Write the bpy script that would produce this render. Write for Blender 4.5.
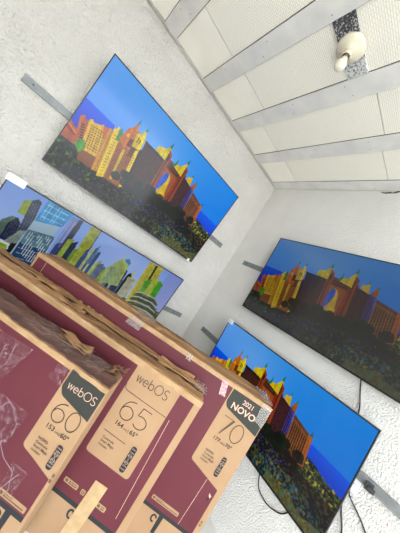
import bpy, bmesh, math, random
import numpy as np
from mathutils import Vector, Matrix
random.seed(7)
S = bpy.context.scene
for o in list(bpy.data.objects): bpy.data.objects.remove(o)
COL = S.collection
R = math.radians

# ------------------------------------------------------------------ camera
CAM = Vector((-1.949, -2.099, 1.48))
YAW, PITCH, ROLL, FPX = 0.92189, 0.05565, 0.56535, 223.37
F = Vector((math.cos(PITCH)*math.cos(YAW), math.cos(PITCH)*math.sin(YAW), math.sin(PITCH)))
r0 = Vector((math.sin(YAW), -math.cos(YAW), 0)); u0 = r0.cross(F)
rr = r0*math.cos(ROLL)+u0*math.sin(ROLL); uu = -r0*math.sin(ROLL)+u0*math.cos(ROLL)
cd = bpy.data.cameras.new('camera'); cam = bpy.data.objects.new('camera', cd); COL.objects.link(cam)
cam.matrix_world = Matrix(((rr.x, uu.x, -F.x, CAM.x), (rr.y, uu.y, -F.y, CAM.y), (rr.z, uu.z, -F.z, CAM.z), (0, 0, 0, 1)))
cd.sensor_fit = 'VERTICAL'; cd.sensor_height = 24.0; cd.lens = FPX*24.0/533.0
cd.clip_start = 0.02; cd.clip_end = 200
S.camera = cam
# ------------------------------------------------------------------ world: bright overcast sky through the open shop front
w = bpy.data.worlds.new('world'); S.world = w; w.use_nodes = True
bg = w.node_tree.nodes['Background']; bg.inputs[0].default_value = (0.86, 0.94, 1.0, 1); bg.inputs[1].default_value = 7.8
S.view_settings.view_transform = 'Standard'; S.view_settings.look = 'None'
S.view_settings.gamma = 1; S.view_settings.use_curve_mapping = False
S.view_settings.exposure = 0.0
H = 3.03

# ------------------------------------------------------------------ helpers
def lin(c):
    return tuple(((x/255)/12.92 if x/255 <= .04045 else ((x/255+.055)/1.055)**2.4) for x in c)
def mat(name, rgb, rough=.7, metal=0., spec=.5, noise=None, bump=None, alpha=1., emit=None):
    """noise=(scale, amount, rgb2, detail) ; bump=(scale, strength, distance)"""
    m = bpy.data.materials.new(name); m.use_nodes = True
    nt = m.node_tree; b = nt.nodes['Principled BSDF']
    b.inputs['Base Color'].default_value = (*lin(rgb), 1)
    b.inputs['Roughness'].default_value = rough; b.inputs['Metallic'].default_value = metal
    b.inputs['Specular IOR Level'].default_value = spec
    b.inputs['Alpha'].default_value = alpha
    tc = nt.nodes.new('ShaderNodeTexCoord')
    if noise:
        n = nt.nodes.new('ShaderNodeTexNoise'); n.inputs['Scale'].default_value = noise[0]; n.inputs['Detail'].default_value = noise[3] if len(noise) > 3 else 4
        if len(noise) > 4:
            mp = nt.nodes.new('ShaderNodeMapping'); mp.inputs['Scale'].default_value = (noise[4], 1, 1)
            nt.links.new(tc.outputs['Object'], mp.inputs[0]); nt.links.new(mp.outputs[0], n.inputs['Vector'])
        else: nt.links.new(tc.outputs['Object'], n.inputs['Vector'])
        cr = nt.nodes.new('ShaderNodeValToRGB')
        cr.color_ramp.elements[0].position = .35
        cr.color_ramp.elements[1].position = .68
        cr.color_ramp.elements[0].color = (*lin(rgb), 1); cr.color_ramp.elements[1].color = (*lin(noise[2]), 1)
        nt.links.new(n.outputs['Fac'], cr.inputs['Fac']); nt.links.new(cr.outputs['Color'], b.inputs['Base Color'])
    if bump:
        prev = None
        for bs in ([bump] if not isinstance(bump, list) else bump):
            n2 = nt.nodes.new('ShaderNodeTexNoise'); n2.inputs['Scale'].default_value = bs[0]; n2.inputs['Detail'].default_value = 5
            nt.links.new(tc.outputs['Object'], n2.inputs['Vector'])
            bp = nt.nodes.new('ShaderNodeBump'); bp.inputs['Strength'].default_value = bs[1]; bp.inputs['Distance'].default_value = bs[2]
            nt.links.new(n2.outputs['Fac'], bp.inputs['Height'])
            if prev: nt.links.new(prev.outputs['Normal'], bp.inputs['Normal'])
            prev = bp
        nt.links.new(prev.outputs['Normal'], b.inputs['Normal'])
    if emit: 
        b.inputs['Emission Color'].default_value = (*lin(emit[0]), 1); b.inputs['Emission Strength'].default_value = emit[1]
    return m
def link(name, me, mats, parent=None):
    o = bpy.data.objects.new(name, me); COL.objects.link(o)
    for m in (mats if isinstance(mats, (list, tuple)) else [mats]): me.materials.append(m)
    if parent: o.parent = parent
    return o
def obj(name, bm, mats, parent=None, smooth=False):
    me = bpy.data.meshes.new(name)
    bmesh.ops.recalc_face_normals(bm, faces=bm.faces)
    bm.to_mesh(me); bm.free()
    if smooth:
        for p in me.polygons: p.use_smooth = True
    return link(name, me, mats, parent)
def BM(): return bmesh.new()
def box(bm, x0, x1, y0, y1, z0, z1, mi=0, bevel=0):
    vs = [bm.verts.new(p) for p in [(x0,y0,z0),(x1,y0,z0),(x1,y1,z0),(x0,y1,z0),(x0,y0,z1),(x1,y0,z1),(x1,y1,z1),(x0,y1,z1)]]
    fs = [bm.faces.new([vs[i] for i in q]) for q in [(0,3,2,1),(4,5,6,7),(0,1,5,4),(1,2,6,5),(2,3,7,6),(3,0,4,7)]]
    for f in fs: f.material_index = mi
    if bevel:
        es = set(e for f in fs for e in f.edges)
        bmesh.ops.bevel(bm, geom=list(es), offset=bevel, segments=2, profile=.5, affect='EDGES')
def poly_xz(bm, pts, y, mi=0):
    f = bm.faces.new([bm.verts.new((x, y, z)) for x, z in pts]); f.material_index = mi; return f
def rounded(pts, rads, n=5):
    out = []
    N = len(pts)
    for i, (p, r) in enumerate(zip(pts, rads)):
        if r <= 0: out.append(p); continue
        p = Vector(p); a = (Vector(pts[i-1])-p).normalized(); b = (Vector(pts[(i+1) % N])-p).normalized()
        for k in range(n+1):
            t = k/n
            q = p+a*r*(1-t)**2+b*r*t**2
            out.append((q.x, q.y))
    return out
def ribbon(bm, path, width, y, mi=0, closed=False):
    pts = [Vector(p) for p in path]; n = len(pts); L = []
    for i in range(n):
        a = pts[i-1] if (i > 0 or closed) else pts[i]; b = pts[(i+1) % n] if (i < n-1 or closed) else pts[i]
        t = (b-a).normalized(); nn = Vector((-t.y, t.x))*width/2
        if (0 < i < n-1) or closed:
            c_ = abs((pts[i]-a).normalized().dot(t)); nn = nn*min(3.0, 1/max(c_, .34))
        L.append((bm.verts.new((pts[i].x+nn.x, y, pts[i].y+nn.y)), bm.verts.new((pts[i].x-nn.x, y, pts[i].y-nn.y))))
    for i in range(n if closed else n-1):
        a, b = L[i], L[(i+1) % n]
        f = bm.faces.new((a[0], b[0], b[1], a[1])); f.material_index = mi
def tube(bm, pts, rad, seg=8, mi=0):
    pts = [Vector(p) for p in pts]; rings = []
    for i, p in enumerate(pts):
        t = (pts[min(i+1, len(pts)-1)]-pts[max(i-1, 0)]).normalized()
        a = t.orthogonal().normalized() if not rings else (prev-t*prev.dot(t)).normalized()
        prev = a; b = t.cross(a)
        r = rad[i] if isinstance(rad, (list, tuple)) else rad
        rings.append([bm.verts.new(p+(a*math.cos(2*math.pi*k/seg)+b*math.sin(2*math.pi*k/seg))*r) for k in range(seg)])
    for i in range(len(rings)-1):
        for k in range(seg):
            f = bm.faces.new((rings[i][k], rings[i][(k+1) % seg], rings[i+1][(k+1) % seg], rings[i+1][k])); f.material_index = mi
    for q in (rings[0][::-1], rings[-1]): bm.faces.new(q).material_index = mi
def lathe(bm, prof, seg=40, mi=0, c=(0, 0)):
    rings = []
    for r, z in prof:
        rings.append([bm.verts.new((c[0]+r*math.cos(2*math.pi*k/seg), c[1]+r*math.sin(2*math.pi*k/seg), z)) for k in range(seg)] if r > 1e-6 else [bm.verts.new((c[0], c[1], z))])
    for a, b in zip(rings, rings[1:]):
        for k in range(seg):
            k2 = (k+1) % seg
            if len(a) == 1 and len(b) == 1: continue
            if len(a) == 1: f = bm.faces.new((a[0], b[k], b[k2]))
            elif len(b) == 1: f = bm.faces.new((a[k], b[0], a[k2]))
            else: f = bm.faces.new((a[k], b[k], b[k2], a[k2]))
            f.material_index = mi
def text_into(bm, s, x, z, size, y, mi=0, bold=0., squeeze=1., slope=0.):
    """left-bottom at (x,z), facing -Y"""
    cu = bpy.data.curves.new('t', 'FONT'); cu.body = s; cu.size = size; cu.offset = bold*size; cu.resolution_u = 3
    t = bpy.data.objects.new('t', cu); COL.objects.link(t)
    dg = bpy.context.evaluated_depsgraph_get()
    me = bpy.data.meshes.new_from_object(t.evaluated_get(dg))
    vs = [bm.verts.new((x+v.co.x*squeeze, y, z+v.co.y+v.co.x*squeeze*slope)) for v in me.vertices]
    for p in me.polygons:
        try: bm.faces.new([vs[i] for i in p.vertices]).material_index = mi
        except ValueError: pass
    bpy.data.objects.remove(t); bpy.data.curves.remove(cu); bpy.data.meshes.remove(me)
def empty(name, loc, rot=(0, 0, 0)):
    o = bpy.data.objects.new(name, None); COL.objects.link(o); o.location = loc; o.rotation_euler = rot; o.empty_display_size = .05
    return o
def tag(o, label, cat, group=None):
    o['label'] = label; o['category'] = cat
    if group: o['group'] = group
    return o
def struct(o): o['kind'] = 'structure'; return o

# ------------------------------------------------------------------ materials
M_wall = mat('stucco', (222, 217, 211), .9, spec=.2, noise=(2.5, .3, (212, 207, 200), 6), bump=[(70, 1., .030), (14, .7, .04)])
M_wall2 = mat('rough_stucco', (233, 229, 224), .9, spec=.2, noise=(3, .3, (225, 221, 215), 6), bump=[(100, 1., .020), (20, .4, .015)])
M_batten = mat('painted_batten', (224, 221, 217), .75, spec=.3, noise=(7, .3, (208, 206, 204), 8))
M_board = mat('ceiling_board_smooth', (247, 243, 233), .85, spec=.2, noise=(4, .3, (240, 236, 225), 6))
M_floor = mat('concrete_floor', (216, 212, 204), .8, noise=(5, .3, (200, 196, 188), 8), bump=(30, .3, .004))
M_gap = mat('dark_joint', (70, 68, 64), .9)
def woven():
    m = mat('ceiling_board_woven', (238, 235, 224), .85, spec=.2); nt = m.node_tree; b = nt.nodes['Principled BSDF']
    tc = nt.nodes.new('ShaderNodeTexCoord'); mp = nt.nodes.new('ShaderNodeMapping'); br = nt.nodes.new('ShaderNodeTexBrick')
    nt.links.new(tc.outputs['Object'], mp.inputs[0]); nt.links.new(mp.outputs[0], br.inputs[0])
    br.inputs['Scale'].default_value = 1; br.inputs['Brick Width'].default_value = .028; br.inputs['Row Height'].default_value = .0105
    br.inputs['Mortar Size'].default_value = .0024; br.inputs['Mortar Smooth'].default_value = .5
    br.inputs['Color1'].default_value = (*lin((250, 246, 236)), 1); br.inputs['Color2'].default_value = (*lin((247, 243, 232)), 1)
    br.inputs['Mortar'].default_value = (*lin((232, 227, 213)), 1)
    nt.links.new(br.outputs['Color'], b.inputs['Base Color'])
    bp = nt.nodes.new('ShaderNodeBump'); bp.inputs['Strength'].default_value = .5; bp.inputs['Distance'].default_value = .003; bp.invert = True
    nt.links.new(br.outputs['Fac'], bp.inputs['Height']); nt.links.new(bp.outputs[0], b.inputs['Normal'])
    return m
M_woven = woven()
def speckle():
    m = mat('sprayed_speckle', (60, 60, 60), .8); nt = m.node_tree; b = nt.nodes['Principled BSDF']
    tc = nt.nodes.new('ShaderNodeTexCoord'); n = nt.nodes.new('ShaderNodeTexNoise'); n.inputs['Scale'].default_value = 120; n.inputs['Detail'].default_value = 4
    sx = nt.nodes.new('ShaderNodeSeparateXYZ'); ma = nt.nodes.new('ShaderNodeMath'); ma.operation = 'MULTIPLY_ADD'; ma.inputs[1].default_value = .8; ma.inputs[2].default_value = .97
    ad = nt.nodes.new('ShaderNodeMath'); ad.operation = 'ADD'
    cr = nt.nodes.new('ShaderNodeValToRGB'); cr.color_ramp.elements[0].position = .44; cr.color_ramp.elements[1].position = .6
    cr.color_ramp.elements[0].color = (*lin((58, 58, 62)), 1); cr.color_ramp.elements[1].color = (*lin((205, 205, 205)), 1)
    nt.links.new(tc.outputs['Object'], n.inputs['Vector']); nt.links.new(tc.outputs['Object'], sx.inputs[0])
    nt.links.new(sx.outputs['X'], ma.inputs[0]); nt.links.new(ma.outputs[0], ad.inputs[0]); nt.links.new(n.outputs['Fac'], ad.inputs[1])
    nt.links.new(ad.outputs[0], cr.inputs['Fac']); nt.links.new(cr.outputs[0], b.inputs['Base Color'])
    return m
M_spk = speckle()
M_porc = mat('cream_porcelain', (216, 207, 186), .35)
M_bulb = mat('frosted_bulb', (218, 210, 192), .3)
M_brass = mat('dull_brass', (120, 105, 80), .4, metal=.8)
M_rail = mat('galvanised_rail', (134, 136, 136), .5, metal=.2, noise=(20, .3, (118, 120, 121), 4))
M_raild = mat('dark_rail_metal', (62, 64, 66), .5, metal=.3)  # dark metal for the rail screws and the clamp
M_black = mat('black_plastic', (16, 16, 18), .35, spec=.4)
M_cable = mat('black_cable', (28, 28, 30), .5)
M_white = mat('white_sticker', (238, 240, 244), .5)
M_grey = mat('grey_print', (160, 165, 175), .6)
M_kraft = mat('kraft_board', (162, 131, 101), .75, spec=.2, noise=(6, .3, (155, 123, 92), 6), bump=(35, .12, .003))
M_kraftL = mat('kraft_edge', (176, 144, 108), .7, spec=.25, noise=(12, .3, (152, 118, 82), 6), bump=(40, .4, .004))
M_top = mat('worn_kraft_top', (170, 130, 90), .75, spec=.25, noise=(9, .5, (116, 84, 56), 8, .22), bump=(22, .8, .01))
M_torn = mat('torn_board', (128, 92, 66), .8, noise=(14, .5, (86, 58, 42), 6))
M_topdark = mat('taped_top', (112, 80, 68), .42, spec=.45, noise=(11, .5, (66, 44, 40), 8, .16), bump=(18, .9, .012))
M_seam = mat('dark_seam', (48, 34, 24), .9)
M_maroon = mat('maroon_print', (94, 41, 50), .5, spec=.25, noise=(2.2, .3, (87, 37, 45), 3), bump=(9, .15, .004))
M_slate = mat('slate_print', (42, 44, 47), .6, spec=.2)
M_ink = mat('brown_ink', (66, 48, 36), .7)
M_badge = mat('charcoal_badge', (52, 52, 48), .6, spec=.2)
M_pale = mat('pale_kraft_line', (200, 164, 144), .7)
M_paper = mat('paper_tape', (184, 156, 116), .6, noise=(20, .3, (168, 139, 100), 6))
def film(name, a, rough=.12, col=(235, 235, 240)):
    m = mat(name, col, rough, spec=.5, alpha=a, bump=(60, .6, .004)); nt = m.node_tree; b = nt.nodes['Principled BSDF']
    tc = nt.nodes.new('ShaderNodeTexCoord'); n = nt.nodes.new('ShaderNodeTexNoise'); n.inputs['Scale'].default_value = 26; n.inputs['Detail'].default_value = 6; n.inputs['Distortion'].default_value = 2.5
    cr = nt.nodes.new('ShaderNodeValToRGB'); cr.color_ramp.elements[0].position = .48; cr.color_ramp.elements[1].position = .72
    cr.color_ramp.elements[0].color = (a*.12,)*3+(1,); cr.color_ramp.elements[1].color = (min(1, a*1.8),)*3+(1,)
    nt.links.new(tc.outputs['Object'], n.inputs['Vector']); nt.links.new(n.outputs['Fac'], cr.inputs['Fac']); nt.links.new(cr.outputs[0], b.inputs['Alpha'])
    return m
M_film = film('clear_film', .07)
M_tape = mat('clear_tape', (190, 184, 180), .45, alpha=.30)

# ------------------------------------------------------------------ the room
def slab(name, args, m):
    bm = BM(); box(bm, *args); return struct(obj(name, bm, m))
slab('wall_left', (-3.75, 0.15, 0, .15, 0, H+.1), M_wall)
slab('wall_right', (0, .15, -4.6, 0, 0, H+.1), M_wall2)
slab('wall_added', (-3.75, -3.6, -3.0, 0, 0, H+.1), M_wall)  # unseen side wall, added and cut short to balance the daylight
slab('floor', (-3.75, .15, -4.6, .15, -.1, 0), M_floor)
slab('pavement', (-30, 30, -30, 30, -.3, -.1), mat('pavement', (214, 210, 202), .9, noise=(2, .3, (200, 196, 188), 6)))
# ceiling: boards between battens with thin open joints against a dark deck
BAT = [(-3.31, -3.19), (-2.855, -2.735), (-2.40, -2.28), (-1.945, -1.823), (-1.487, -1.362), (-1.037, -.905), (-.582, -.452), (-.125, -.004)]
bm = BM()
box(bm, -3.75, .15, -4.6, .15, H+.012, H+.12, 2)
J = {4: [-.448, -1.75], 5: [-.47, -1.212, -2.1], 6: [-.36, -1.285, -2.2], 7: [-.38, -1.25, -2.2]}
for i in range(len(BAT)):
    xa = -3.6 if i == 0 else BAT[i-1][1]; xb = BAT[i][0]
    js = [0]+J.get(i, [-.44, -1.6])+[-3.2, -4.0, -4.6]
    for k in range(len(js)-1):
        box(bm, xa-.01, xb+.01, js[k+1]+.0025, js[k]-.0025, H, H+.012, 0 if k == 0 else 1)
struct(obj('ceiling', bm, [M_board, M_woven, M_gap]))
for i, (a, b) in enumerate(BAT):
    bm = BM(); box(bm, a, b, -4.6, -.035, H-.012, H+.002, 0, .0015); box(bm, a-.004, b+.004, -4.6, -.035, H-.003, H+.001, 1)
    for y in [v*.42-.3 for v in range(0, -10, -1)]:      # nail heads
        for x in (a+.03, b-.03):
            lathe(bm, [(0, H-.0135), (.0028, H-.013), (.003, H-.0115)], 8, 1, (x, y+random.uniform(-.05, .05)))
    struct(obj('trim_%d' % (i+1), bm, [M_batten, M_gap]))
bm = BM(); box(bm, -3.6, -.0, -.045, 0, H-.006, H+.01)
struct(obj('trim_9', bm, M_wall))
bm = BM(); box(bm, -1.36, -1.04, -1.266, -1.156, H-.010, H+.001)
struct(obj('trim_10', bm, M_spk))
# dark crack in the plaster along the top of the right wall
bm = BM()
yy = -1.19
prev = None
for k in range(14):
    zc = H-.028+random.uniform(-.006, .006)+(.012 if k > 5 else 0); hw = random.uniform(.002, .009)*(1 if 0 < k < 13 else .2)
    cur = (bm.verts.new((-.003, yy, zc-hw)), bm.verts.new((-.003, yy, zc+hw)), bm.verts.new((.004, yy, zc-hw)), bm.verts.new((.004, yy, zc+hw)))
    if prev:
        for a, b in ((0, 1), (2, 3), (0, 2), (1, 3)): bm.faces.new((prev[a], prev[b], cur[b], cur[a]))
    prev = cur; yy -= .022
struct(obj('trim_11', bm, M_gap))

# ------------------------------------------------------------------ ceiling lamp holder
t = tag(empty('ceiling_lamp', (-1.205, -1.215, H-.010)), 'cream porcelain lamp holder with unlit bulb on the speckled ceiling strip', 'lamp')
bm = BM(); lathe(bm, [(0, 0), (.074, 0), (.077, -.006), (.072, -.018), (.058, -.028), (.042, -.033), (.036, -.045), (0, -.045)], 48); obj('ceiling_rose', bm, M_porc, t, True)
bm = BM(); lathe(bm, [(0, -.044), (.026, -.044), (.027, -.066), (.022, -.068), (.021, -.06), (0, -.06)], 32); s = obj('socket', bm, M_porc, t, True)
bm = BM(); lathe(bm, [(0, -.058), (.018, -.058), (.0185, -.080), (0, -.080)], 24); obj('screw_cap', bm, M_brass, s, True)
bm = BM(); lathe(bm, [(0, -.072)]+[(.017, -.078), (.021, -.09)]+[(.031*math.sin(a), -.122-.031*math.cos(a)) for a in [2.2-.2*k for k in range(11)]]+[(0, -.153)], 32); obj('bulb', bm, M_bulb, t, True)

# ------------------------------------------------------------------ pictures shown on the screens
def srgb(c): return np.array(c, float)/255
class Pic:
    def __init__(s, W, Hh):
        s.W, s.H = W, Hh
        s.u, s.v = np.meshgrid(np.linspace(0, 1, W), np.linspace(0, 1, Hh)); s.c = np.zeros((Hh, W, 3)); s.rng = np.random.RandomState(3)
    def mask(s, pts):
        m = np.zeros(s.u.shape, bool); n = len(pts)
        for i in range(n):
            (x0, y0), (x1, y1) = pts[i-1], pts[i]
            if y0 == y1: continue
            c = ((y0 > s.v) != (y1 > s.v)); xi = x0+(s.v-y0)*(x1-x0)/(y1-y0)
            m ^= c & (s.u < xi)
        return m
    def poly(s, pts, col, jit=0.):
        m = s.mask(pts); k = srgb(col)
        s.c[m] = k
        if jit: s.c[m] *= (1+jit*(s.rng.rand(m.sum(), 1)-.5))
    def quad(s, tl, tr, br, bl): return [tl, tr, br, bl]
    def bil(s, Q, a, b):
        tl, tr, br, bl = [np.array(q) for q in Q]
        return (tl*(1-a)+tr*a)*(1-b)+(bl*(1-a)+br*a)*b
    def grid(s, Q, nx, ny, fx, fy, col, x0=.06, x1=.94, y0=.05, y1=.95):
        for i in range(nx):
            for j in range(ny):
                a0 = x0+(x1-x0)*(i+.5-fx/2)/nx; a1 = x0+(x1-x0)*(i+.5+fx/2)/nx
                b0 = y0+(y1-y0)*(j+.5-fy/2)/ny; b1 = y0+(y1-y0)*(j+.5+fy/2)/ny
                s.poly([s.bil(Q, a0, b0), s.bil(Q, a1, b0), s.bil(Q, a1, b1), s.bil(Q, a0, b1)], col)
    def noise(s, n, m=None):
        g = s.rng.rand(n+2, int(n*1.8)+2)
        yi = s.v*n; xi = s.u*int(n*1.8); y0 = yi.astype(int); x0 = xi.astype(int); fy = yi-y0; fx = xi-x0
        return (g[y0, x0]*(1-fx)+g[y0, x0+1]*fx)*(1-fy)+(g[y0+1, x0]*(1-fx)+g[y0+1, x0+1]*fx)*fy
    def blend(s, m, col, a):
        a = np.clip(a, 0, 1)*m; s.c = s.c*(1-a[..., None])+srgb(col)*a[..., None]

def resort():
    P = Pic(560, 323); u, v = P.u, P.v
    a = np.clip(u, 0, 1)[..., None]; t = np.clip((v-.58)/.42, 0, 1)[..., None]
    left = srgb((96, 160, 232)); right = srgb((0, 128, 224)); hl = srgb((70, 140, 232)); hr = srgb((0, 120, 222))
    P.c = (left*(1-a)+right*a)*t+(hl*(1-a)+hr*a)*(1-t)
    cl = np.exp(-((u-.33)**2/.05+(v-.75)**2/.06)); P.blend(np.ones_like(u), (128, 172, 236), .55*cl)
    hz = .598-.05*u
    sea = v < hz; d = np.clip((hz-v)/.25, 0, 1)[..., None]
    P.c = np.where(sea[..., None], srgb((0, 84, 226))*(1-d)+srgb((0, 40, 180))*d, P.c)
    # dark ground with planting
    P.poly([(-.1, -.1), (1.1, -.1), (1.1, .42), (.93, .40), (.88, .44), (.83, .45), (.8, .40), (.6, .40), (.45, .36), (.33, .27), (.2, .22), (.05, .25), (-.1, .27)], (14, 15, 16))
    g = v < .45; gm = (P.c.sum(2) < .3)
    n1, n2, n3 = P.noise(64), P.noise(90), P.noise(14)
    P.blend(gm, (52, 62, 26), 1.5*(n1-.56)*3*(n3 > .4)); P.blend(gm, (96, 70, 46), 4*(n2-.74)); P.blend(gm & (v < .22), (80, 74, 88), 3*(P.noise(50)-.66))
    P.blend(gm & (v > .3*u-.02) & (v < .22) & (u < .3), (70, 120, 30), 5*(P.noise(70)-.68))
    P.blend(gm & (u > .42) & (u < .78) & (v > .12) & (v < .30), (34, 30, 130), 3*(P.noise(66)-.60)); P.blend(gm & (u > .42) & (u < .85) & (v > .05) & (v < .32), (110, 116, 50), 4*(P.noise(60)-.78))
    P.blend(gm & (u > .35) & (v > .02) & (v < .3), (150, 92, 52), 5*(P.noise(75)-.86))
    low = (v < .20-.5*(u-.80)**2*4) & (u > .62) & (v < .20)
    P.blend(low, (26, 92, 112), 2.4*(P.noise(80)-.48)); P.blend(low, (140, 128, 44), 3*(P.noise(60)-.62)); P.blend(low, (70, 150, 150), 4*(P.noise(70)-.8))
    P.blend((u > .7) & (v < .075+.02*np.sin(u*40)), (112, 100, 38), .6*np.ones_like(u)); P.blend((u > .7) & (v < .05), (60, 100, 80), 4*(P.noise(40)-.6))
    P.blend((v < .10) & (u < .5) , (50, 44, 60), .6*(P.noise(20) > .45))
    sh = (u > .82) & (v > .30+.0*u) & (v < .44-.18*(u-.82)); P.blend(sh, (76, 100, 38), 2.4*(P.noise(80)-.42)); P.blend(sh, (200, 180, 60), 5*(P.noise(60)-.72)); P.blend((u > .84) & (v > .22) & (v < .30), (84, 46, 28), 3*(P.noise(40)-.55))
    P.poly([(.06, .40), (.19, .48), (.30, .5), (.33, .18), (.1, .16)], (120, 66, 20)); P.poly([(.29, .60), (.6, .5), (.8, .45), (.8, .3), (.3, .2)], (22, 14, 16))
    sky = P.c.copy()
    # far left low orange block
    P.poly([(-.02, .375), (.0, .385), (.05, .345), (.06, .24), (-.02, .24)], (172, 80, 24)); P.poly([(0, .34), (.05, .31), (.05, .295), (0, .32)], (140, 40, 14))
    P.poly([(.0, .36), (.045, .33), (.045, .32), (0, .35)], (236, 120, 40))
    # orange block with slots
    Q = [(.026, .48), (.066, .50), (.095, .27), (.055, .25)]
    P.poly([(.020, .46), (.034, .49), (.048, .46), (.068, .50), (.10, .27), (.055, .25)], (192, 92, 22)); P.grid([(.034, .43), (.052, .44), (.085, .29), (.066, .28)], 1, 7, .9, .55, (56, 22, 12))
    # yellow block with window grid
    Q = [(.060, .495), (.135, .52), (.175, .285), (.088, .255)]
    P.poly([(.056, .485), (.066, .505), (.075, .49), (.104, .512), (.112, .535), (.124, .515), (.135, .53), (.178, .28), (.088, .25)], (222, 178, 20), .12)
    P.poly([(.115, .53), (.135, .53), (.15, .44), (.135, .44)], (214, 96, 14))
    P.grid(Q, 6, 9, .5, .5, (74, 66, 14), .08, .95, .12, .93)
    P.poly([(.06, .30), (.085, .33), (.105, .27), (.09, .21), (.06, .25)], (70, 150, 24), .3)
    # slanted yellow tower
    P.poly([(.135, .54), (.16, .56), (.20, .18), (.172, .16)], (196, 138, 16)); P.poly([(.152, .60), (.162, .575), (.17, .615), (.178, .58), (.198, .59), (.236, .17), (.205, .145)], (232, 202, 22), .1)
    P.grid([(.166, .56), (.186, .565), (.226, .19), (.208, .17)], 2, 13, .45, .4, (120, 100, 16))
    P.poly([(.178, .60), (.188, .62), (.205, .56), (.198, .50), (.186, .51)], (40, 150, 60))
    # first big tower, orange with twin turrets
    P.poly([(.196, .56), (.300, .60), (.335, .20), (.236, .17)], (160, 92, 26)); P.grid([(.205, .47), (.285, .50), (.315, .22), (.235, .19)], 6, 12, .5, .5, (72, 34, 14))
    P.poly([(.236, .49), (.250, .495), (.275, .20), (.262, .20)], (206, 176, 26))
    P.poly([(.196, .54), (.205, .66), (.222, .70), (.232, .79), (.240, .71), (.262, .70), (.270, .52), (.235, .50)], (208, 116, 26), .15)
    P.poly([(.236, .60), (.258, .62), (.262, .54), (.240, .53)], (110, 40, 16)); P.poly([(.212, .62), (.226, .63), (.228, .60), (.214, .59)], (240, 190, 30))
    P.poly([(.250, .68), (.268, .71), (.280, .785), (.290, .71), (.302, .69), (.306, .58), (.262, .55)], (226, 204, 24), .1)
    P.poly([(.266, .66), (.272, .665), (.274, .62), (.268, .61)], (90, 80, 20)); P.poly([(.278, .66), (.284, .665), (.286, .62), (.28, .61)], (90, 80, 20))
    P.poly([(.262, .56), (.290, .57), (.296, .48), (.268, .46)], (96, 60, 26)); P.poly([(.287, .55), (.303, .57), (.338, .21), (.322, .19)], (232, 200, 26), .1)
    P.grid([(.289, .53), (.300, .54), (.334, .23), (.324, .22)], 1, 12, .5, .5, (110, 84, 16))
    for x in (.232, .281): P.poly([(x-.006, .745), (x, .80), (x+.006, .75)], (30, 150, 120))
    # left wing
    Q = [(.305, .685), (.440, .675), (.455, .33), (.342, .225)]
    P.poly(Q, (54, 26, 22)); P.grid(Q, 10, 1, .38, .98, (104, 54, 28)); P.grid(Q, 10, 22, .5, .35, (36, 17, 18))
    P.poly([(.303, .69), (.44, .685), (.442, .665), (.305, .67)], (30, 14, 20))
    # arch block
    P.poly([(.43, .73), (.60, .72), (.61, .36), (.46, .36)], (116, 44, 18))
    P.poly([(.452, .70), (.552, .69), (.556, .645), (.455, .655)], (54, 26, 26)); P.grid([(.455, .69), (.55, .68), (.553, .655), (.457, .665)], 12, 1, .4, .9, (128, 74, 30))
    P.poly([(.462, .64), (.556, .635), (.57, .37), (.47, .36)], (164, 84, 28), .2)
    A = [(.474, .37), (.472, .47), (.476, .54), (.486, .59), (.502, .622), (.518, .60), (.531, .56), (.538, .50), (.546, .44), (.556, .40), (.545, .37)]
    P.poly(A, (222, 190, 20), .1); P.poly([(.470, .35), (.472, .47), (.476, .54), (.486, .59), (.500, .618), (.512, .595), (.516, .54), (.508, .47), (.500, .42), (.495, .35)], (28, 92, 232))
    P.poly([(.558, .62), (.585, .62), (.60, .37), (.575, .37)], (150, 34, 16), .2)
    P.poly([(.498, .735), (.502, .80), (.513, .73), (.53, .70), (.482, .705)], (24, 130, 84))
    # arch towers with yellow roofs
    P.poly([(.366, .69), (.374, .755), (.398, .76), (.418, .79), (.428, .855), (.438, .80), (.448, .78), (.454, .68)], (222, 204, 20), .1)
    P.poly([(.434, .80), (.462, .76), (.488, .37), (.452, .33)], (150, 66, 22), .15); P.poly([(.438, .76), (.446, .76), (.474, .36), (.462, .35)], (86, 34, 18))
    P.poly([(.440, .745), (.455, .745), (.457, .69), (.442, .69)], (50, 30, 26))
    P.poly([(.505, .70), (.512, .745), (.534, .75), (.552, .80), (.562, .87), (.570, .80), (.580, .78), (.588, .67)], (222, 200, 20), .1)
    P.poly([(.566, .80), (.590, .77), (.612, .37), (.584, .36)], (146, 62, 22), .15); P.poly([(.568, .76), (.576, .76), (.594, .37), (.584, .37)], (84, 34, 18))
    for x, y in ((.429, .83), (.562, .84)): P.poly([(x-.008, y-.02), (x, y+.045), (x+.009, y-.02)], (26, 140, 96))
    # right wing
    Q = [(.590, .70), (.690, .66), (.712, .35), (.612, .36)]
    P.poly(Q, (50, 24, 34)); P.grid(Q, 9, 1, .35, .98, (92, 46, 40)); P.grid(Q, 9, 20, .5, .3, (32, 15, 26))
    P.poly([(.605, .70), (.615, .745), (.628, .735), (.636, .79), (.645, .74), (.655, .67)], (214, 184, 26)); P.poly([(.63, .76), (.636, .80), (.642, .76)], (26, 140, 96))
    P.poly([(.662, .67), (.668, .72), (.680, .76), (.69, .71), (.694, .65)], (160, 90, 30)); P.poly([(.676, .74), (.681, .775), (.687, .74)], (26, 140, 96))
    P.poly([(.662, .67), (.690, .66), (.706, .35), (.680, .35)], (70, 60, 150)); P.grid([(.664, .66), (.688, .65), (.704, .36), (.682, .36)], 2, 1, .4, 1, (34, 26, 70))
    # end wing
    Q = [(.696, .625), (.800, .575), (.815, .34), (.712, .345)]
    P.poly(Q, (132, 82, 40)); P.grid(Q, 8, 1, .45, .9, (52, 26, 20)); P.poly([(.694, .65), (.80, .60), (.80, .57), (.695, .62)], (100, 60, 34))
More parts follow.
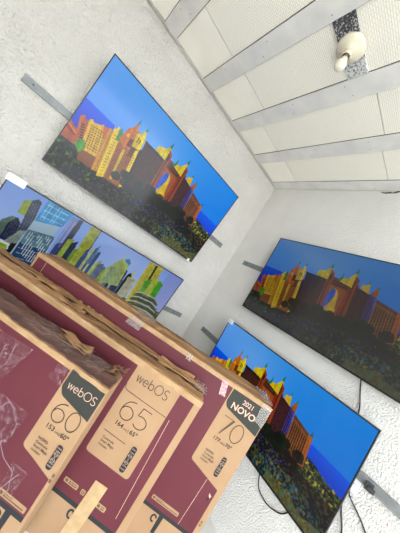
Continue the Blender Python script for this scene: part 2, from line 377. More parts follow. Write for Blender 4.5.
    P.poly([(.790, .60), (.812, .60), (.832, .35), (.806, .335)], (172, 96, 40), .15); P.poly([(.796, .60), (.803, .645), (.812, .60)], (40, 110, 90))
    diff = np.abs(P.c-sky).sum(2) > .02; col = P.rng.rand(140)[(np.clip(u+.09*(v-.3), 0, .999)*140).astype(int)]; f = .70+.26*P.noise(60)*P.noise(25)+.12*P.noise(90)+.20*col; P.c = np.where(diff[..., None], P.c*f[..., None]*np.array([.98, .95, .9]), P.c)
    # dark trees under the palace
    for k in range(46):
        x = P.rng.uniform(.28, .84); y = P.rng.uniform(.24, .36)+.04*(x > .45); rx = P.rng.uniform(.012, .03)
        P.blend(((u-x)/rx)**2+((v-y)/(rx*1.5))**2 < 1, (10+P.rng.randint(10), 16+P.rng.randint(16), 12), np.full_like(u, .85))
    return P
def skyline():
    P = Pic(420, 242); u, v = P.u, P.v; t = np.clip((v-.45)/.55, 0, 1)[..., None]
    P.c = srgb((170, 188, 232))*(1-t)+srgb((112, 150, 222))*t
    P.blend(np.ones_like(u), (190, 200, 236), .45*np.exp(-((u-.62)**2/.03+(v-.9)**2/.03))); P.blend((u > .88), (128, 132, 190), .5*np.ones_like(u))
    P.poly([(-.1, -.1), (1.1, -.1), (1.1, .52), (-.1, .52)], (60, 70, 60)); P.blend(v < .55, (120, 140, 60), 3*(P.noise(30)-.5)); P.blend(v < .5, (60, 70, 90), 3*(P.noise(40)-.6))
    P.poly([(0, .73), (.018, .76), (.03, .72), (.05, .56), (0, .56)], (46, 56, 84))
    P.poly([(.082, .80), (.080, .90), (.105, .94), (.118, .80)], (150, 172, 46)); P.poly([(.103, .93), (.118, .965), (.135, .955), (.160, .66), (.122, .64)], (52, 62, 88)); P.grid([(.106, .93), (.132, .95), (.156, .68), (.125, .66)], 3, 1, .4, 1, (84, 96, 128))
    P.poly([(.045, .58), (.055, .70), (.075, .755), (.098, .765), (.115, .73), (.13, .56)], (78, 112, 96)); P.poly([(.080, .56), (.078, .70), (.094, .765), (.112, .74), (.128, .56)], (22, 32, 66)); P.grid([(.082, .74), (.11, .74), (.126, .57), (.084, .57)], 4, 1, .25, 1, (60, 80, 110))
    P.poly([(.10, .55), (.125, .68), (.165, .72), (.175, .52)], (134, 150, 146)); P.grid([(.127, .67), (.162, .70), (.17, .53), (.105, .55)], 5, 9, .7, .35, (92, 108, 108))
    P.poly([(-.1, .55), (.125, .55), (.15, .50), (-.1, .50)], (210, 216, 210)); P.poly([(-.1, .535), (.12, .535), (.14, .3), (-.1, .3)], (124, 176, 30), .1); P.poly([(.125, .56), (.15, .58), (.165, .42), (.13, .42)], (26, 26, 34))
    # window grille reflection, painted as a wide glass block with pale mullions
    P.poly([(.142, .40), (.150, .995), (.238, 1.02), (.252, .40)], (150, 178, 196)); P.poly([(.148, .80), (.150, 1.0), (.262, 1.02), (.250, .86)], (40, 150, 222)); P.grid([(.150, 1.0), (.25, 1.0), (.25, .85), (.15, .82)], 7, 3, .12, .95, (130, 200, 236)); P.grid([(.150, 1.0), (.25, 1.0), (.25, .85), (.15, .82)], 1, 3, 1, .12, (150, 214, 240))
    P.poly([(.150, .72), (.25, .76), (.26, .42), (.15, .40)], (76, 120, 140)); P.poly([(.150, .60), (.25, .62), (.26, .38), (.15, .38)], (30, 62, 110)); P.grid([(.150, .72), (.25, .76), (.26, .40), (.15, .38)], 10, 1, .16, 1, (204, 222, 230)); P.grid([(.150, .72), (.25, .76), (.26, .40), (.15, .38)], 1, 7, 1, .07, (170, 196, 206))
    P.poly([(.262, .98), (.292, .99), (.290, .5), (.262, .5)], (110, 130, 190)); P.grid([(.262, .97), (.29, .98), (.29, .55), (.262, .55)], 3, 6, .2, .95, (180, 196, 226))
    P.poly([(.292, .99), (.312, 1.0), (.318, .45), (.285, .45)], (66, 62, 92)); P.poly([(.270, .72), (.285, .74), (.292, .5), (.265, .5)], (40, 70, 140))
    P.poly([(.30, .80), (.325, .82), (.33, .5), (.30, .5)], (150, 176, 60)); P.poly([(.322, .78), (.345, .82), (.352, .5), (.322, .5)], (40, 52, 80)); P.poly([(.345, .74), (.362, .76), (.37, .5), (.345, .5)], (110, 150, 60))
    P.poly([(.352, .99), (.400, 1.03), (.412, .5), (.366, .5)], (166, 178, 52)); P.grid([(.358, .99), (.395, 1.02), (.408, .55), (.37, .55)], 5, 22, .4, .4, (92, 104, 50)); P.poly([(.398, 1.02), (.404, 1.02), (.416, .5), (.41, .5)], (90, 90, 80))
    rg = P.rng
    for k in range(26):
        x = .40+.012*k+rg.uniform(-.004, .004); h = .66+.16*rg.rand()*math.exp(-((x-.44)/.05)**2)+.05*rg.rand()+(.12*rg.rand() if .56 < x < .68 else 0)
        c = [(96, 112, 150), (140, 168, 70), (60, 80, 130), (176, 190, 130), (52, 60, 90)][rg.randint(5)]
        P.poly([(x-.008, h), (x, h+.02), (x+.008, h), (x+.01, .45), (x-.01, .45)], c)
    P.poly([(.425, .68), (.440, .90), (.452, .68)], (84, 120, 160)); P.poly([(.532, .72), (.575, .875), (.590, .86), (.60, .60), (.54, .55)], (160, 184, 110)); P.poly([(.575, .86), (.593, .90), (.612, .84), (.63, .86), (.645, .60), (.59, .58)], (172, 190, 96)); P.grid([(.545, .76), (.63, .80), (.64, .6), (.55, .58)], 9, 1, .35, 1, (90, 128, 140))
    P.poly([(.590, .88), (.612, .91), (.634, .87), (.628, .85), (.60, .86)], (60, 140, 190))
    P.poly([(.655, .76), (.668, .79), (.682, .76), (.688, .55), (.655, .52)], (40, 40, 46)); P.poly([(.668, .74), (.72, .76), (.73, .52), (.67, .50)], (176, 178, 150)); P.grid([(.675, .73), (.716, .745), (.725, .54), (.68, .52)], 5, 9, .6, .35, (128, 132, 116))
    Q = [(.722, .99), (.825, 1.01), (.842, .50), (.74, .48)]
    P.poly([(.724, .985), (.74, 1.0), (.775, .985), (.79, 1.01), (.828, 1.0), (.852, .60), (.775, .40), (.74, .45)], (190, 184, 50)); P.grid([(.728, .97), (.765, .975), (.79, .50), (.752, .48)], 5, 24, .4, .45, (104, 110, 46)); P.grid([(.79, .98), (.824, .98), (.846, .62), (.805, .60)], 4, 18, .4, .45, (104, 110, 46)); P.poly([(.772, .985), (.786, .99), (.800, .76), (.785, .75)], (64, 44, 34))
    P.poly([(.77, .78), (.800, .83), (.838, .80), (.848, .62), (.79, .60)], (78, 160, 40)); P.poly([(.848, .84), (.868, .86), (.895, .83), (.902, .62), (.85, .60)], (70, 168, 34), .1); P.poly([(.81, .86), (.85, .87), (.858, .60), (.815, .6)], (176, 190, 60)); P.grid([(.812, .85), (.848, .86), (.856, .6), (.818, .6)], 4, 14, .4, .45, (96, 130, 50))
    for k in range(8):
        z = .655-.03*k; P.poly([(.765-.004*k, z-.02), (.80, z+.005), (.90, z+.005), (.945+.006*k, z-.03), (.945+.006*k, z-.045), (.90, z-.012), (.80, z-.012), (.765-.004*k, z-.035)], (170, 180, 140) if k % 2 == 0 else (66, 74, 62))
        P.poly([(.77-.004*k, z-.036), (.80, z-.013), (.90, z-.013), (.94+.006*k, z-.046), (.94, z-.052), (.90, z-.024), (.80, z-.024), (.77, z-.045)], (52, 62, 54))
    f = .80+.22*P.noise(40)+.10*P.noise(110); gm = (np.abs(P.c-srgb((130, 160, 222))).sum(2) > .35)[..., None]; gr = P.c.mean(2, keepdims=True)
    P.c = np.where(gm, (P.c*.84+gr*.12)*f[..., None], P.c)
    return P
def screen_mesh(P, w, h):
    W, Hh = P.W, P.H
    co = np.stack([(P.u-.5)*w, np.full_like(P.u, -.0005), P.v*h+.008], -1).reshape(-1, 3)
    i = np.arange(W*Hh).reshape(Hh, W); q = np.stack([i[:-1, :-1], i[:-1, 1:], i[1:, 1:], i[1:, :-1]], -1).reshape(-1, 4)
    me = bpy.data.meshes.new('screen'); me.vertices.add(len(co)); me.vertices.foreach_set('co', co.ravel())
    me.loops.add(q.size); me.loops.foreach_set('vertex_index', q.ravel().astype(np.int32))
    me.polygons.add(len(q)); me.polygons.foreach_set('loop_start', np.arange(0, q.size, 4, dtype=np.int32)); me.polygons.foreach_set('loop_total', np.full(len(q), 4, np.int32))
    me.update(); me.validate()
    at = me.color_attributes.new('picture', 'FLOAT_COLOR', 'POINT')
    c = np.clip(P.c, 0, 1); c = np.where(c <= .04045, c/12.92, ((c+.055)/1.055)**2.4); c = np.concatenate([c, np.ones(c.shape[:2]+(1,))], -1)
    at.data.foreach_set('color', c.astype(np.float32).ravel())
    return me
def screen_mat(name, strength, spec, rough):
    m = mat(name, (6, 6, 8), rough, spec=spec); nt = m.node_tree; b = nt.nodes['Principled BSDF']
    a = nt.nodes.new('ShaderNodeAttribute'); a.attribute_name = 'picture'
    nt.links.new(a.outputs['Color'], b.inputs['Emission Color']); b.inputs['Emission Strength'].default_value = strength
    return m
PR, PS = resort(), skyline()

# ------------------------------------------------------------------ televisions
def television(side, s, w, zb, tilt, d, pic, smat, label, sticker=None):
    h = w*.577
    loc = (-(s+w/2), -d, zb) if side == 'L' else (-d, -(s+w/2), zb)
    root = tag(empty('television', loc, (tilt, 0, 0 if side == 'L' else -math.pi/2)), label, 'television')
    b = .007
    bm = BM(); T = .028
    for a in ((-w/2, -w/2+b, 0, h), (w/2-b, w/2, 0, h), (-w/2+b, w/2-b, 0, b*1.7), (-w/2+b, w/2-b, h-b, h)):
        box(bm, a[0], a[1], -.004, T, a[2], a[3])
    obj('bezel', bm, M_black, root)
    me = screen_mesh(pic, w-2*b, h-b*2.7); o = link('screen', me, smat, root); o.location.z = b*1.7-.008
    bm = BM(); box(bm, -w/2+b, w/2-b, .004, T, b, h-b)
    box(bm, -w*.36, w*.36, T, T+.03, .05, h*.55, 0, .008); box(bm, -w*.42, w*.42, T, T+.006, .03, h*.9, 0, .003)
    hs = obj('housing', bm, M_black, root)
    # hanging bracket: two uprights reaching back towards the wall rail
    zr = (1.98 if zb > 1 else 1.02)
    loc_z = (zr-zb)/math.cos(tilt)
    for x in (-.2, .2):
        bm = BM(); box(bm, x-.015, x+.015, T+.004, T+.034, max(.06, loc_z-.22), min(h-.05, loc_z+.22))
        # the hook runs horizontally to the wall rail
        gap = d+loc_z*math.sin(tilt)
        box(bm, x-.012, x+.012, T+.03, max(T+.035, gap-.025), loc_z-.02, loc_z+.015)
        obj('hanging_bracket', bm, M_rail, root)
    if sticker:
        x0, x1, z0, z1 = sticker; bm = BM(); X0 = -w/2+x0*w; X1 = -w/2+x1*w
        box(bm, X0, X1, -.0052, -.0042, z0*h, z1*h, 0)
        for k in range(3):
            if x1-x0 > .03: box(bm, X0+.008, X1-.02-.01*k, -.0056, -.0052, z0*h+(z1-z0)*h*(.25+.22*k), z0*h+(z1-z0)*h*(.25+.22*k)+.003, 1)
        st = obj('sticker', bm, [M_white, M_grey], root); st['label'] = 'small white paper sticker'
    return root
SC = screen_mat('lit_screen_vivid', 1.0, .25, .12); SC3 = screen_mat('lit_screen_dim', .38, .7, .2); SC4 = screen_mat('lit_screen', .86, .25, .12); SC2 = screen_mat('lit_screen_city', .78, .3, .12)
television('L', .5647, 1.5055, H-1.4273, .1062, .0967, PR, SC, 'large television showing bright palace resort, high on left wall above the skyline television', (.955, .975, -.012, .022))
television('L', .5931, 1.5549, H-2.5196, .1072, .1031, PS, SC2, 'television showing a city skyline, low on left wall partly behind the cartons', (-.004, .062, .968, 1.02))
television('R', .6117, 1.4091, H-1.5302, .0507, .0851, PR, SC3, 'dimmer television showing palace resort, upper one on right wall, cut by picture edge')
television('R', .6071, 1.3033, H-2.4629, .0771, .0737, PR, SC4, 'television showing palace resort, lower on right wall with white sticker on corner', (-.004, .048, .955, 1.01))

# ------------------------------------------------------------------ rails on the walls
def rail(side, a, b, z0, z1, label, clamp=None, depth=.022):
    """channel running horizontally from distance a to b from the corner"""
    loc = (-b, 0, z0) if side == 'L' else (0, -a, z0)
    L = b-a; h = z1-z0
    root = tag(empty('wall_rail', loc, (0, 0, 0 if side == 'L' else -math.pi/2)), label, 'wall rail', 'metal television rails on the walls')
    bm = BM()
    box(bm, 0, L, -.004, 0, 0, h); box(bm, 0, L, -depth, -.004, h-.004, h); box(bm, 0, L, -depth, -.004, 0, .004)
    box(bm, 0, L, -depth, -depth+.003, .004, .014); box(bm, 0, L, -depth, -depth+.003, h-.014, h-.004)
    box(bm, .0005, L-.0005, -depth+.003, -.004, .0045, h-.0045, 0)
    obj('channel', bm, M_rail, root)
    for x in [.06+.4*k for k in range(int(L/.4)+1)]:
        if x < L-.02:
            bm = BM()
            tube(bm, [(x, -depth+.003, h/2), (x, -depth-.003, h/2)], .006, 10); obj('screw', bm, M_raild, root)
    if clamp is not None:
        bm = BM(); x = clamp-a
        box(bm, x-.018, x+.018, -depth-.022, -depth, -.006, h*.75, 0, .003); box(bm, x-.006, x+.03, -depth-.03, -depth-.02, .0, h*.5, 0, .002)
        c = obj('clamp', bm, M_raild, root); c['label'] = 'dark metal clamp bracket'
    return root
rail('L', .26, 2.380, 1.952, 2.004, 'grey metal wall rail behind the bright palace television, highest on left wall')
rail('L', .215, 2.40, .988, 1.036, 'grey metal wall rail behind the city skyline television')
rail('R', .235, 2.55, 1.925, 1.974, 'grey metal wall rail behind the dimmer television on right wall')
rail('R', .235, 2.9, 1.005, 1.055, 'grey metal wall rail behind the lower television on right wall', 1.965, .03)

# ------------------------------------------------------------------ cables and socket on the right wall
def cable(name, pts, rad, label, parent=None):
    # smooth Catmull-Rom through the points
    P = [Vector(p) for p in pts]; P = [P[0]*2-P[1]]+P+[P[-1]*2-P[-2]]; out = []
    for i in range(1, len(P)-2):
        for k in range(8):
            t = k/8; a, b, c, d = P[i-1:i+3]
            out.append(.5*((2*b)+(-a+c)*t+(2*a-5*b+4*c-d)*t*t+(-a+3*b-3*c+d)*t**3))
    out.append(P[-2]); bm = BM(); tube(bm, out, rad, 8)
    o = obj(name, bm, M_cable, parent, True); return tag(o, label, 'cable')
cable('power_cable', [(-.010, -1.69, 1.56), (-.010, -1.705, 1.50), (-.012, -1.735, 1.42), (-.012, -1.768, 1.34), (-.010, -1.79, 1.24)], .004, 'black cable hanging between the two televisions on the right wall')
cable('power_cable', [(-.007, -1.44, .64), (-.008, -1.465, .555), (-.012, -1.505, .478), (-.012, -1.56, .452), (-.012, -1.63, .460), (-.012, -1.70, .51), (-.008, -1.74, .62)], .004, 'black cable looping below the lower right television')
cable('power_cable', [(-.018, -1.875, .94), (-.018, -1.888, .87), (-.010, -1.915, .80), (-.010, -1.955, .72), (-.010, -1.99, .55), (-.010, -2.02, .01)], .0042, 'black cable hanging straight down below the wall socket, nearer the lower television')
cable('power_cable', [(-.020, -1.895, .955), (-.03, -1.912, .91), (-.014, -1.955, .875), (-.010, -2.00, .845), (-.010, -2.045, .80), (-.010, -2.08, .70), (-.010, -2.11, .01)], .0042, 'black cable curving away to the right below the wall socket')
t = tag(empty('wall_socket', (0, -1.893, .925), (0, 0, -math.pi/2)), 'white wall socket on right wall beside the lower television edge', 'socket')
bm = BM(); box(bm, -.038, .038, -.012, 0, 0, .09, 0, .003); obj('faceplate', bm, M_white, t)
bm = BM()
for x, z in ((-.012, .045), (.012, .045), (0, .036)): tube(bm, [(x, -.0125, z), (x, -.0105, z)], .003, 8)
obj('outlet', bm, M_gap, t)

# ------------------------------------------------------------------ stroke lettering
def arc(cx, cz, rx, rz, a0, a1, n=18): return [(cx+rx*math.cos(R(a0+(a1-a0)*k/n)), cz+rz*math.sin(R(a0+(a1-a0)*k/n))) for k in range(n+1)]
def glyph(ch):
    """unit strokes, height 1"""
    if ch == '0': return [arc(.36, .5, .33, .5, 0, 360, 30)], .78
    if ch == '6': return [arc(.36, .33, .33, .33, 0, 360, 26), [(.03, .33), (.04, .52), (.10, .72), (.22, .88), (.38, .97), (.56, 1.0)]], .78
    if ch == '7': return [[(.02, 1.0), (.64, 1.0), (.24, 0)]], .70
    if ch == '5': return [[(.62, 1.0), (.14, 1.0), (.08, .56)]+arc(.32, .31, .34, .31, 118, -140, 22)], .74
    if ch == 'w': return [[(.0, .62), (.17, 0), (.34, .60), (.51, 0), (.68, .62)]], .76
    if ch == 'e': return [[(.04, .33)]+[(.58, .33)]+arc(.31, .31, .28, .31, 10, 320, 20)], .68
    if ch == 'b': return [[(.06, 1.0), (.06, 0)], arc(.33, .31, .27, .31, 0, 360, 22)], .70
    if ch == 'O': return [arc(.48, .5, .46, .5, 0, 360, 30)], 1.03
    if ch == 'S': return [arc(.30, .74, .25, .25, 35, 270, 14)+arc(.28, .245, .27, .25, 90, -150, 14)], .6
def strokes(bm, s, x, z, hgt, wid, y, mi, sq=1., slope=0., gap=.05):
    cx = x
    for ch in s:
        g, adv = glyph(ch)
        for st in g: ribbon(bm, [(cx+px*hgt*sq, z+pz*hgt+(cx+px*hgt*sq-x)*slope) for px, pz in st], wid, y, mi)
        cx += (adv+gap)*hgt*sq

# ------------------------------------------------------------------ cartons
TH = R(-42.5); E = Vector((math.cos(TH), math.sin(TH), 0)); NN = Vector((-E.y, E.x, 0))
def carton(num, u, s0, s1, h, th, label, cfg):
    sc = (s0+s1)/2; w = s1-s0
    loc = Vector((CAM.x, CAM.y, 0))+NN*u+E*sc
    root = tag(empty('television_carton', loc, (0, 0, TH)), label, 'carton', 'television cartons standing in a row')
    X = lambda s: s-sc
    # body: closed carton, slightly worn edges
    bm = BM(); box(bm, -w/2, w/2, 0, th, 0, h-.004, 0, .003); body = obj('carton_body', bm, M_kraft, root)
    # printed front
    m = cfg
    zt = m['mtop']; zb_ = m['mbot']; y1 = -.0006
    bm = BM()
    def plate(pts, y, mi): poly_xz(bm, pts, y, mi)
    pl, pr, pt, pb = m['panel']   # label panel left, right, top, bottom-left z
    # maroon field left of the panel, below it and right of it
    L = X(s0)+.018; RR = X(m['mright'])
    if num == '65':
        plate(rounded([(L, zt), (RR, zt), (RR, zb_), (L, zb_)], [0]*4), y1, 0)
        plate(rounded([(X(pl), pt), (X(pr), pt), (X(pr), pb), (X(pl), pb)], [0, 0, .02, .02]), y1*2, 2)
    else:
        plate([(L, zt), (X(pl), zt), (X(pl), pb+.02), (X(pl)+.012, pb-.002), (RR, m['pbr']), (RR, zb_), (L, zb_)], y1, 0)
        # rounded panel corner
        plate(rounded([(X(pl)-.0005, zt), (X(pl)+.06, zt), (X(pl)+.06, pb-.014), (X(pl)-.0005, pb)], [0, 0, 0, .018]), y1*2, 2)
    # slate band under the field: the printed picture of a television with its feet
    plate([(L, zb_), (RR, zb_), (RR, zb_-.022), (L, zb_-.022)], y1, 1)
    for sx in m['feet']:
        x = X(sx)
        plate([(x-.014, zb_-.022), (x+.014, zb_-.022), (x+.010, zb_-.13), (x-.012, zb_-.13)], y1, 1)
        plate([(x+.010, zb_-.13), (x+.004, zb_-.13), (x-.035, zb_-.19), (x-.025, zb_-.19)], y1, 1)
        ribbon(bm, arc(x-.036, zb_-.055, .014, .020, 20, 300, 10), .010, y1*2, 1)
    # pill shaped marking
    for (a, b, c) in m['pills']:
        plate(rounded([(X(a), c+.013), (X(b), c+.013), (X(b), c-.013), (X(a), c-.013)], [.006]*4, 3), y1*2, 2)
        if b-a > .04:
            ribbon(bm, arc(X(a)+.014, c, .006, .006, 0, 360, 12), .003, y1*3, 3); plate(arc(X(a)+.014, c, .0035, .0035, 0, 340, 8), y1*3, 3)
            xx = X(a)+.028
            while xx < X(b)-.012:
                ww = random.uniform(.004, .009)
                if xx < X(a)+.07: plate([(xx, c+.007), (xx+ww, c+.007), (xx+ww, c+.003), (xx, c+.003)], y1*3, 3)
                plate([(xx, c-.001), (xx+ww, c-.001), (xx+ww, c-.007), (xx, c-.007)], y1*3, 3); xx += ww+.0025
        else:
            ribbon(bm, arc(X((a+b)/2), c, .006, .006, 0, 360, 12), .003, y1*3, 3)
    for (xa, za, xb, zb2) in m.get('creases', []): ribbon(bm, [(X(xa), za), (X(xb), zb2)], .0022, y1*2.5, 4)
    obj('printed_front', bm, [M_maroon, M_slate, M_kraft, M_ink, M_pale], root)
    # lettering
    bm = BM(); yl = y1*4
    if m['badge']:
        bt, bb, bbr = m['badge']; bmb = BM()
        poly_xz(bmb, rounded([(X(pl)+.006, bt), (X(m['pright'])-.006, bt), (X(m['pright'])-.006, bbr), (X(pl)+.022, bb), (X(pl)+.004, bb+.03)], [.004, 0, 0, .014, .01]), y1*3, 0)
        ob = obj('badge', bmb, M_badge, root); ob['label'] = 'charcoal printed badge'
    for (s, x, z, hh, wd, mi, sq) in m['strokes']:
        bm = BM(); strokes(bm, s, X(x), z, hh, wd, yl, mi, sq); obj('heading_lettering' if s == 'webOS' else 'size_number', bm, [M_ink, M_pale], root)
    for (s, x, z, size, bold, mi, sq) in m['text']:
        bm = BM(); text_into(bm, s, X(x), z, size, yl, mi, bold, sq); obj('heading_lettering' if size > .035 else 'printed_text', bm, [M_ink, M_pale], root)
    for p in m.get('rules', []):
        bm = BM(); ribbon(bm, [(X(a), b) for a, b in p], .0032, yl, 0); obj('printed_line', bm, M_ink, root)
    # printed remote control
    rx, rz0, rz1, rw = m['remote']; bm = BM(); x = X(rx)
    poly_xz(bm, rounded([(x-rw/2, rz1), (x+rw/2, rz1), (x+rw/2, rz0), (x-rw/2, rz0)], [rw*.5]*4), yl, 0)
    nb = 7
    for k in range(nb):
        zz = rz1-rw*.5-(rz1-rz0-rw*1.1)*k/(nb-1)
        for q in (-1, 0, 1):
            if k == 3 and q: continue
            ribbon(bm, arc(x+q*rw*.26, zz, rw*.09, rw*.09, 0, 360, 8), .0009, yl*1.2, 1)
        if k in (2, 4): ribbon(bm, arc(x, zz, rw*.33, rw*.30, 0, 360, 14), .0011, yl*1.2, 1)
    ob = obj('printed_remote', bm, [M_slate, M_pale], root); ob['label'] = 'dark printed remote control picture'
    # front lip: lighter worn edge of the front panel folding over the top
    bm = BM(); n = 60; prev = None
    lo, th_l = m['lip'], .014
    for k in range(n+1):
        x = -w/2+w*k/n; dz = random.uniform(-.0018, .0018); dy = random.uniform(-.001, .001)
        ring = [bm.verts.new(p) for p in ((x, -.0012+dy*.2, h-lo), (x, -.0022+dy, h-.006+dz), (x, .002+dy, h+.001+dz), (x, th_l+dy*2+random.uniform(-.003, .004), h+.0015+dz), (x, th_l, h-.006), (x, .0, h-lo))]
        if prev:
            for a in range(6): bm.faces.new((prev[a], prev[(a+1) % 6], ring[(a+1) % 6], ring[a]))
        else: bm.faces.new(ring)
        prev = ring
    bm.faces.new(prev[::-1])
    obj('front_lip', bm, M_kraftL, root, False)
    # top flaps, two long ones meeting along a seam; wavy and worn
    def flap(ya, yb, lift_a, lift_b, xa, xb, mm, ragged=.004, name='top_flap', seed=1, amp=.003):
        rg = random.Random(seed); bm = BM(); nx, ny = 90, 6; top = []; 
        ph = [rg.uniform(0, 6) for _ in range(4)]
        for i in range(nx+1):
            x = xa+(xb-xa)*i/nx; row = []
            ja = rg.uniform(-ragged, ragged); jb = rg.uniform(-ragged, ragged)
            for j in range(ny+1):
                t = j/ny; y = ya+(yb-ya)*t+ja*(1-t)+jb*t
                z = h+.002+lift_a*(1-t)+lift_b*t+amp*(math.sin(x*9+ph[0]+t*2)+math.sin(x*23+ph[1]-t*4))*.5+rg.uniform(-.0012, .0012)
                row.append(bm.verts.new((x, y, max(z, h-.002))))
            top.append(row)
        for i in range(nx):
            for j in range(ny): bm.faces.new((top[i][j], top[i+1][j], top[i+1][j+1], top[i][j+1]))
        o = obj(name, bm, mm, root)
        md = o.modifiers.new('thick', 'SOLIDIFY'); md.thickness = .004; md.offset = -1
        return o
    ys = m['seam']; bm = BM(); box(bm, -w/2+.006, w/2-.006, ys-.013, ys+.013, h-.005, h-.001); obj('top_seam', bm, M_seam, root)
    for f in m['flaps']: flap(*f)
    for sx, sz in m.get('tabs', []):
        bm = BM(); x = X(sx); box(bm, x-.009, x+.009, th-.004, th+.002, h-.004, h+sz); obj('torn_tab', bm, M_kraftL, root)
    return root, body, X, h, th, w

c60 = carton('60', .925, -1.57, -.127, .911, .152, 'maroon television carton printed 60, frontmost of the three cartons', dict(
    mtop=.890, mbot=.338, mright=-.140, panel=(-.306, -.127, .89, .548), pbr=.505, pright=-.127, feet=(-.205, -1.40), seam=.077,
    pills=[(-.287, -.150, .360)], badge=(.899, .792, .765),
    strokes=[('webOS', -.280, .828, .034, .0027, 1, 1.0), ('60', -.278, .692, .080, .0040, 0, 1.02)],
    text=[('153', -.270, .658, .027, .018, 0, 1.04), ('cm', -.224, .658, .017, 0, 0, 1.), ('|', -.204, .658, .020, 0, 0, 1), ('60"', -.197, .658, .027, .018, 0, 1.04),
          ('NOVO', -.268, .605, .0155, .03, 0, 1), ('Controle', -.268, .588, .0155, .01, 0, 1), ('Smart Magic', -.268, .571, .0155, .01, 0, .9), ('Incluso', -.268, .554, .0155, .01, 0, 1)],
    remote=(-.168, .532, .636, .026), lip=.022,
    flaps=[(.012, .080, .002, .010, -.71, .715, M_topdark, .004, 'top_flap', 5, .004), (.082, .150, .008, .004, -.71, .700, M_topdark, .006, 'top_flap', 6, .005)]))
c65 = carton('65', 1.165, -1.33, .270, .980, .165, 'maroon television carton printed 65, middle of the three cartons', dict(
    mtop=.950, mbot=.245, mright=.234, panel=(-.105, .152, .966, .472), pright=.27, feet=(.040, -1.15), seam=.095,
    pills=[(-.113, -.032, .304), (-.012, .012, .304), (.085, .138, .300)], badge=None,
    strokes=[('webOS', -.075, .884, .048, .0042, 0, .96), ('65', -.062, .694, .100, .0046, 0, 1.02)],
    text=[('164', -.052, .655, .031, .018, 0, 1.04), ('cm', .001, .655, .019, 0, 0, 1.), ('|', .026, .655, .022, 0, 0, 1), ('65"', .036, .655, .031, .018, 0, 1.04),
          ('Controle', -.066, .568, .018, .01, 0, 1), ('Smart Magic', -.066, .549, .018, .01, 0, .9), ('Incluso', -.066, .530, .018, .01, 0, 1)],
    rules=[[(-.105, .850), (-.103, .835), (-.095, .824), (-.082, .820), (.152, .820)], [(-.078, .604), (.052, .604)]],
    remote=(.102, .486, .622, .028), lip=.028, creases=[(.172, .82, .20, .30)],
    flaps=[(.012, .084, .001, .004, -.79, .795, M_top, .004, 'top_flap', 11, .003), (.106, .165, .010, .010, -.79, .790, M_top, .005, 'top_flap', 12, .004)],
    tabs=[(-.93, .016), (-.62, .015), (-.56, .016), (-.53, .014), (-.47, .016)]))
c70 = carton('70', 1.452, -1.120, .703, 1.060, .190, 'large maroon television carton printed 70, rearmost of the three cartons', dict(
    mtop=1.034, mbot=.200, mright=.668, panel=(.442, .703, 1.034, .550), pbr=.487, pright=.703, feet=(.470, -.85), seam=.098,
    pills=[(.362, .548, .243)], badge=(1.036, .918, .868),
    strokes=[('70', .480, .762, .112, .0048, 0, .96)],
    text=[('2021', .535, .985, .040, .012, 1, .95), ('NOVO', .484, .930, .056, .02, 1, .96), ('177', .486, .720, .031, .018, 0, 1.04), ('cm', .538, .720, .019, 0, 0, 1.), ('|', .563, .720, .022, 0, 0, 1), ('70"', .572, .720, .031, .018, 0, 1.04),
          ('NOVO', .487, .640, .018, .03, 0, 1), ('Controle', .487, .620, .018, .01, 0, 1), ('Smart Magic', .487, .600, .018, .01, 0, .9), ('Incluso', .487, .580, .018, .01, 0, 1)],
    remote=(.613, .545, .670, .028), lip=.026, creases=[(.584, .506, .573, .202), (-1.03, 1.034, -1.03, .70)],
    flaps=[(.012, .098, .001, .005, -.905, .905, M_top, .003, 'top_flap', 21, .003), (.094, .190, .008, .004, -.905, .900, M_top, .004, 'top_flap', 22, .004)]))

M_crease = mat('film_crease', (190, 175, 185), .3, alpha=.6)
# tears, tape and stickers on the cartons (children of their carton)
def patch(c, name, pts, y, m, label=None, amp=.0):
    root, body, X, h, th, w = c; bm = BM()
    v = [Vector((X(a), b)) for a, b in pts]; n = 8; g = []
    for i in range(n+1):
        for j in range(n+1):
            a, b = i/n, j/n; p = (v[0]*(1-a)+v[1]*a)*(1-b)+(v[3]*(1-a)+v[2]*a)*b
            g.append(bm.verts.new((p.x, y-abs(random.gauss(0, amp)), p.y)))
    for i in range(n):
        for j in range(n): bm.faces.new((g[i*(n+1)+j], g[(i+1)*(n+1)+j], g[(i+1)*(n+1)+j+1], g[i*(n+1)+j+1]))
    o = obj(name, bm, m, root)
    if label: o['label'] = label
    return o
patch(c65, 'paper_tape_strip', [(.022, .388), (.092, .392), (.075, .02), (.005, .02)], -.0035, M_paper, 'kraft paper tape strip', .0003)
ts = patch(c70, 'torn_label', [(.360, 1.045), (.402, 1.045), (.425, .962), (.385, .957)], -.0035, mat('torn_white_label', (190, 170, 172), .5, noise=(60, .5, (150, 100, 106), 5)), 'torn whitish paper label', .0005)
patch(c70, 'clear_tape', [(.640, 1.062), (.704, 1.062), (.704, .93), (.645, .945)], -.0040, M_tape, 'wrinkled clear tape', .0002)
patch(c70, 'clear_tape', [(.09, 1.062), (.13, 1.062), (.135, 1.02), (.10, 1.02)], -.0030, M_tape, 'clear tape', .0002)
patch(c70, 'clear_tape', [(-.33, 1.062), (-.24, 1.062), (-.25, 1.00), (-.36, 1.0)], -.0030, M_tape, 'clear tape', .0002)
patch(c60, 'stretch_film', [(-.66, .86), (-.48, .87), (-.53, .70), (-.70, .70)], -.0040, M_film, 'crumpled clear film', .0015)
patch(c60, 'stretch_film', [(-.50, .66), (-.35, .66), (-.38, .42), (-.55, .40)], -.0040, M_film, 'crumpled clear film', .0015)
patch(c60, 'clear_tape', [(-.36, .905), (-.30, .905), (-.31, .81), (-.37, .82)], -.0040, M_film, 'clear tape', .0008)
patch(c60, 'stretch_film', [(-.30, .48), (-.22, .48), (-.23, .37), (-.29, .37)], -.0040, M_film, 'crumpled clear film', .0012)
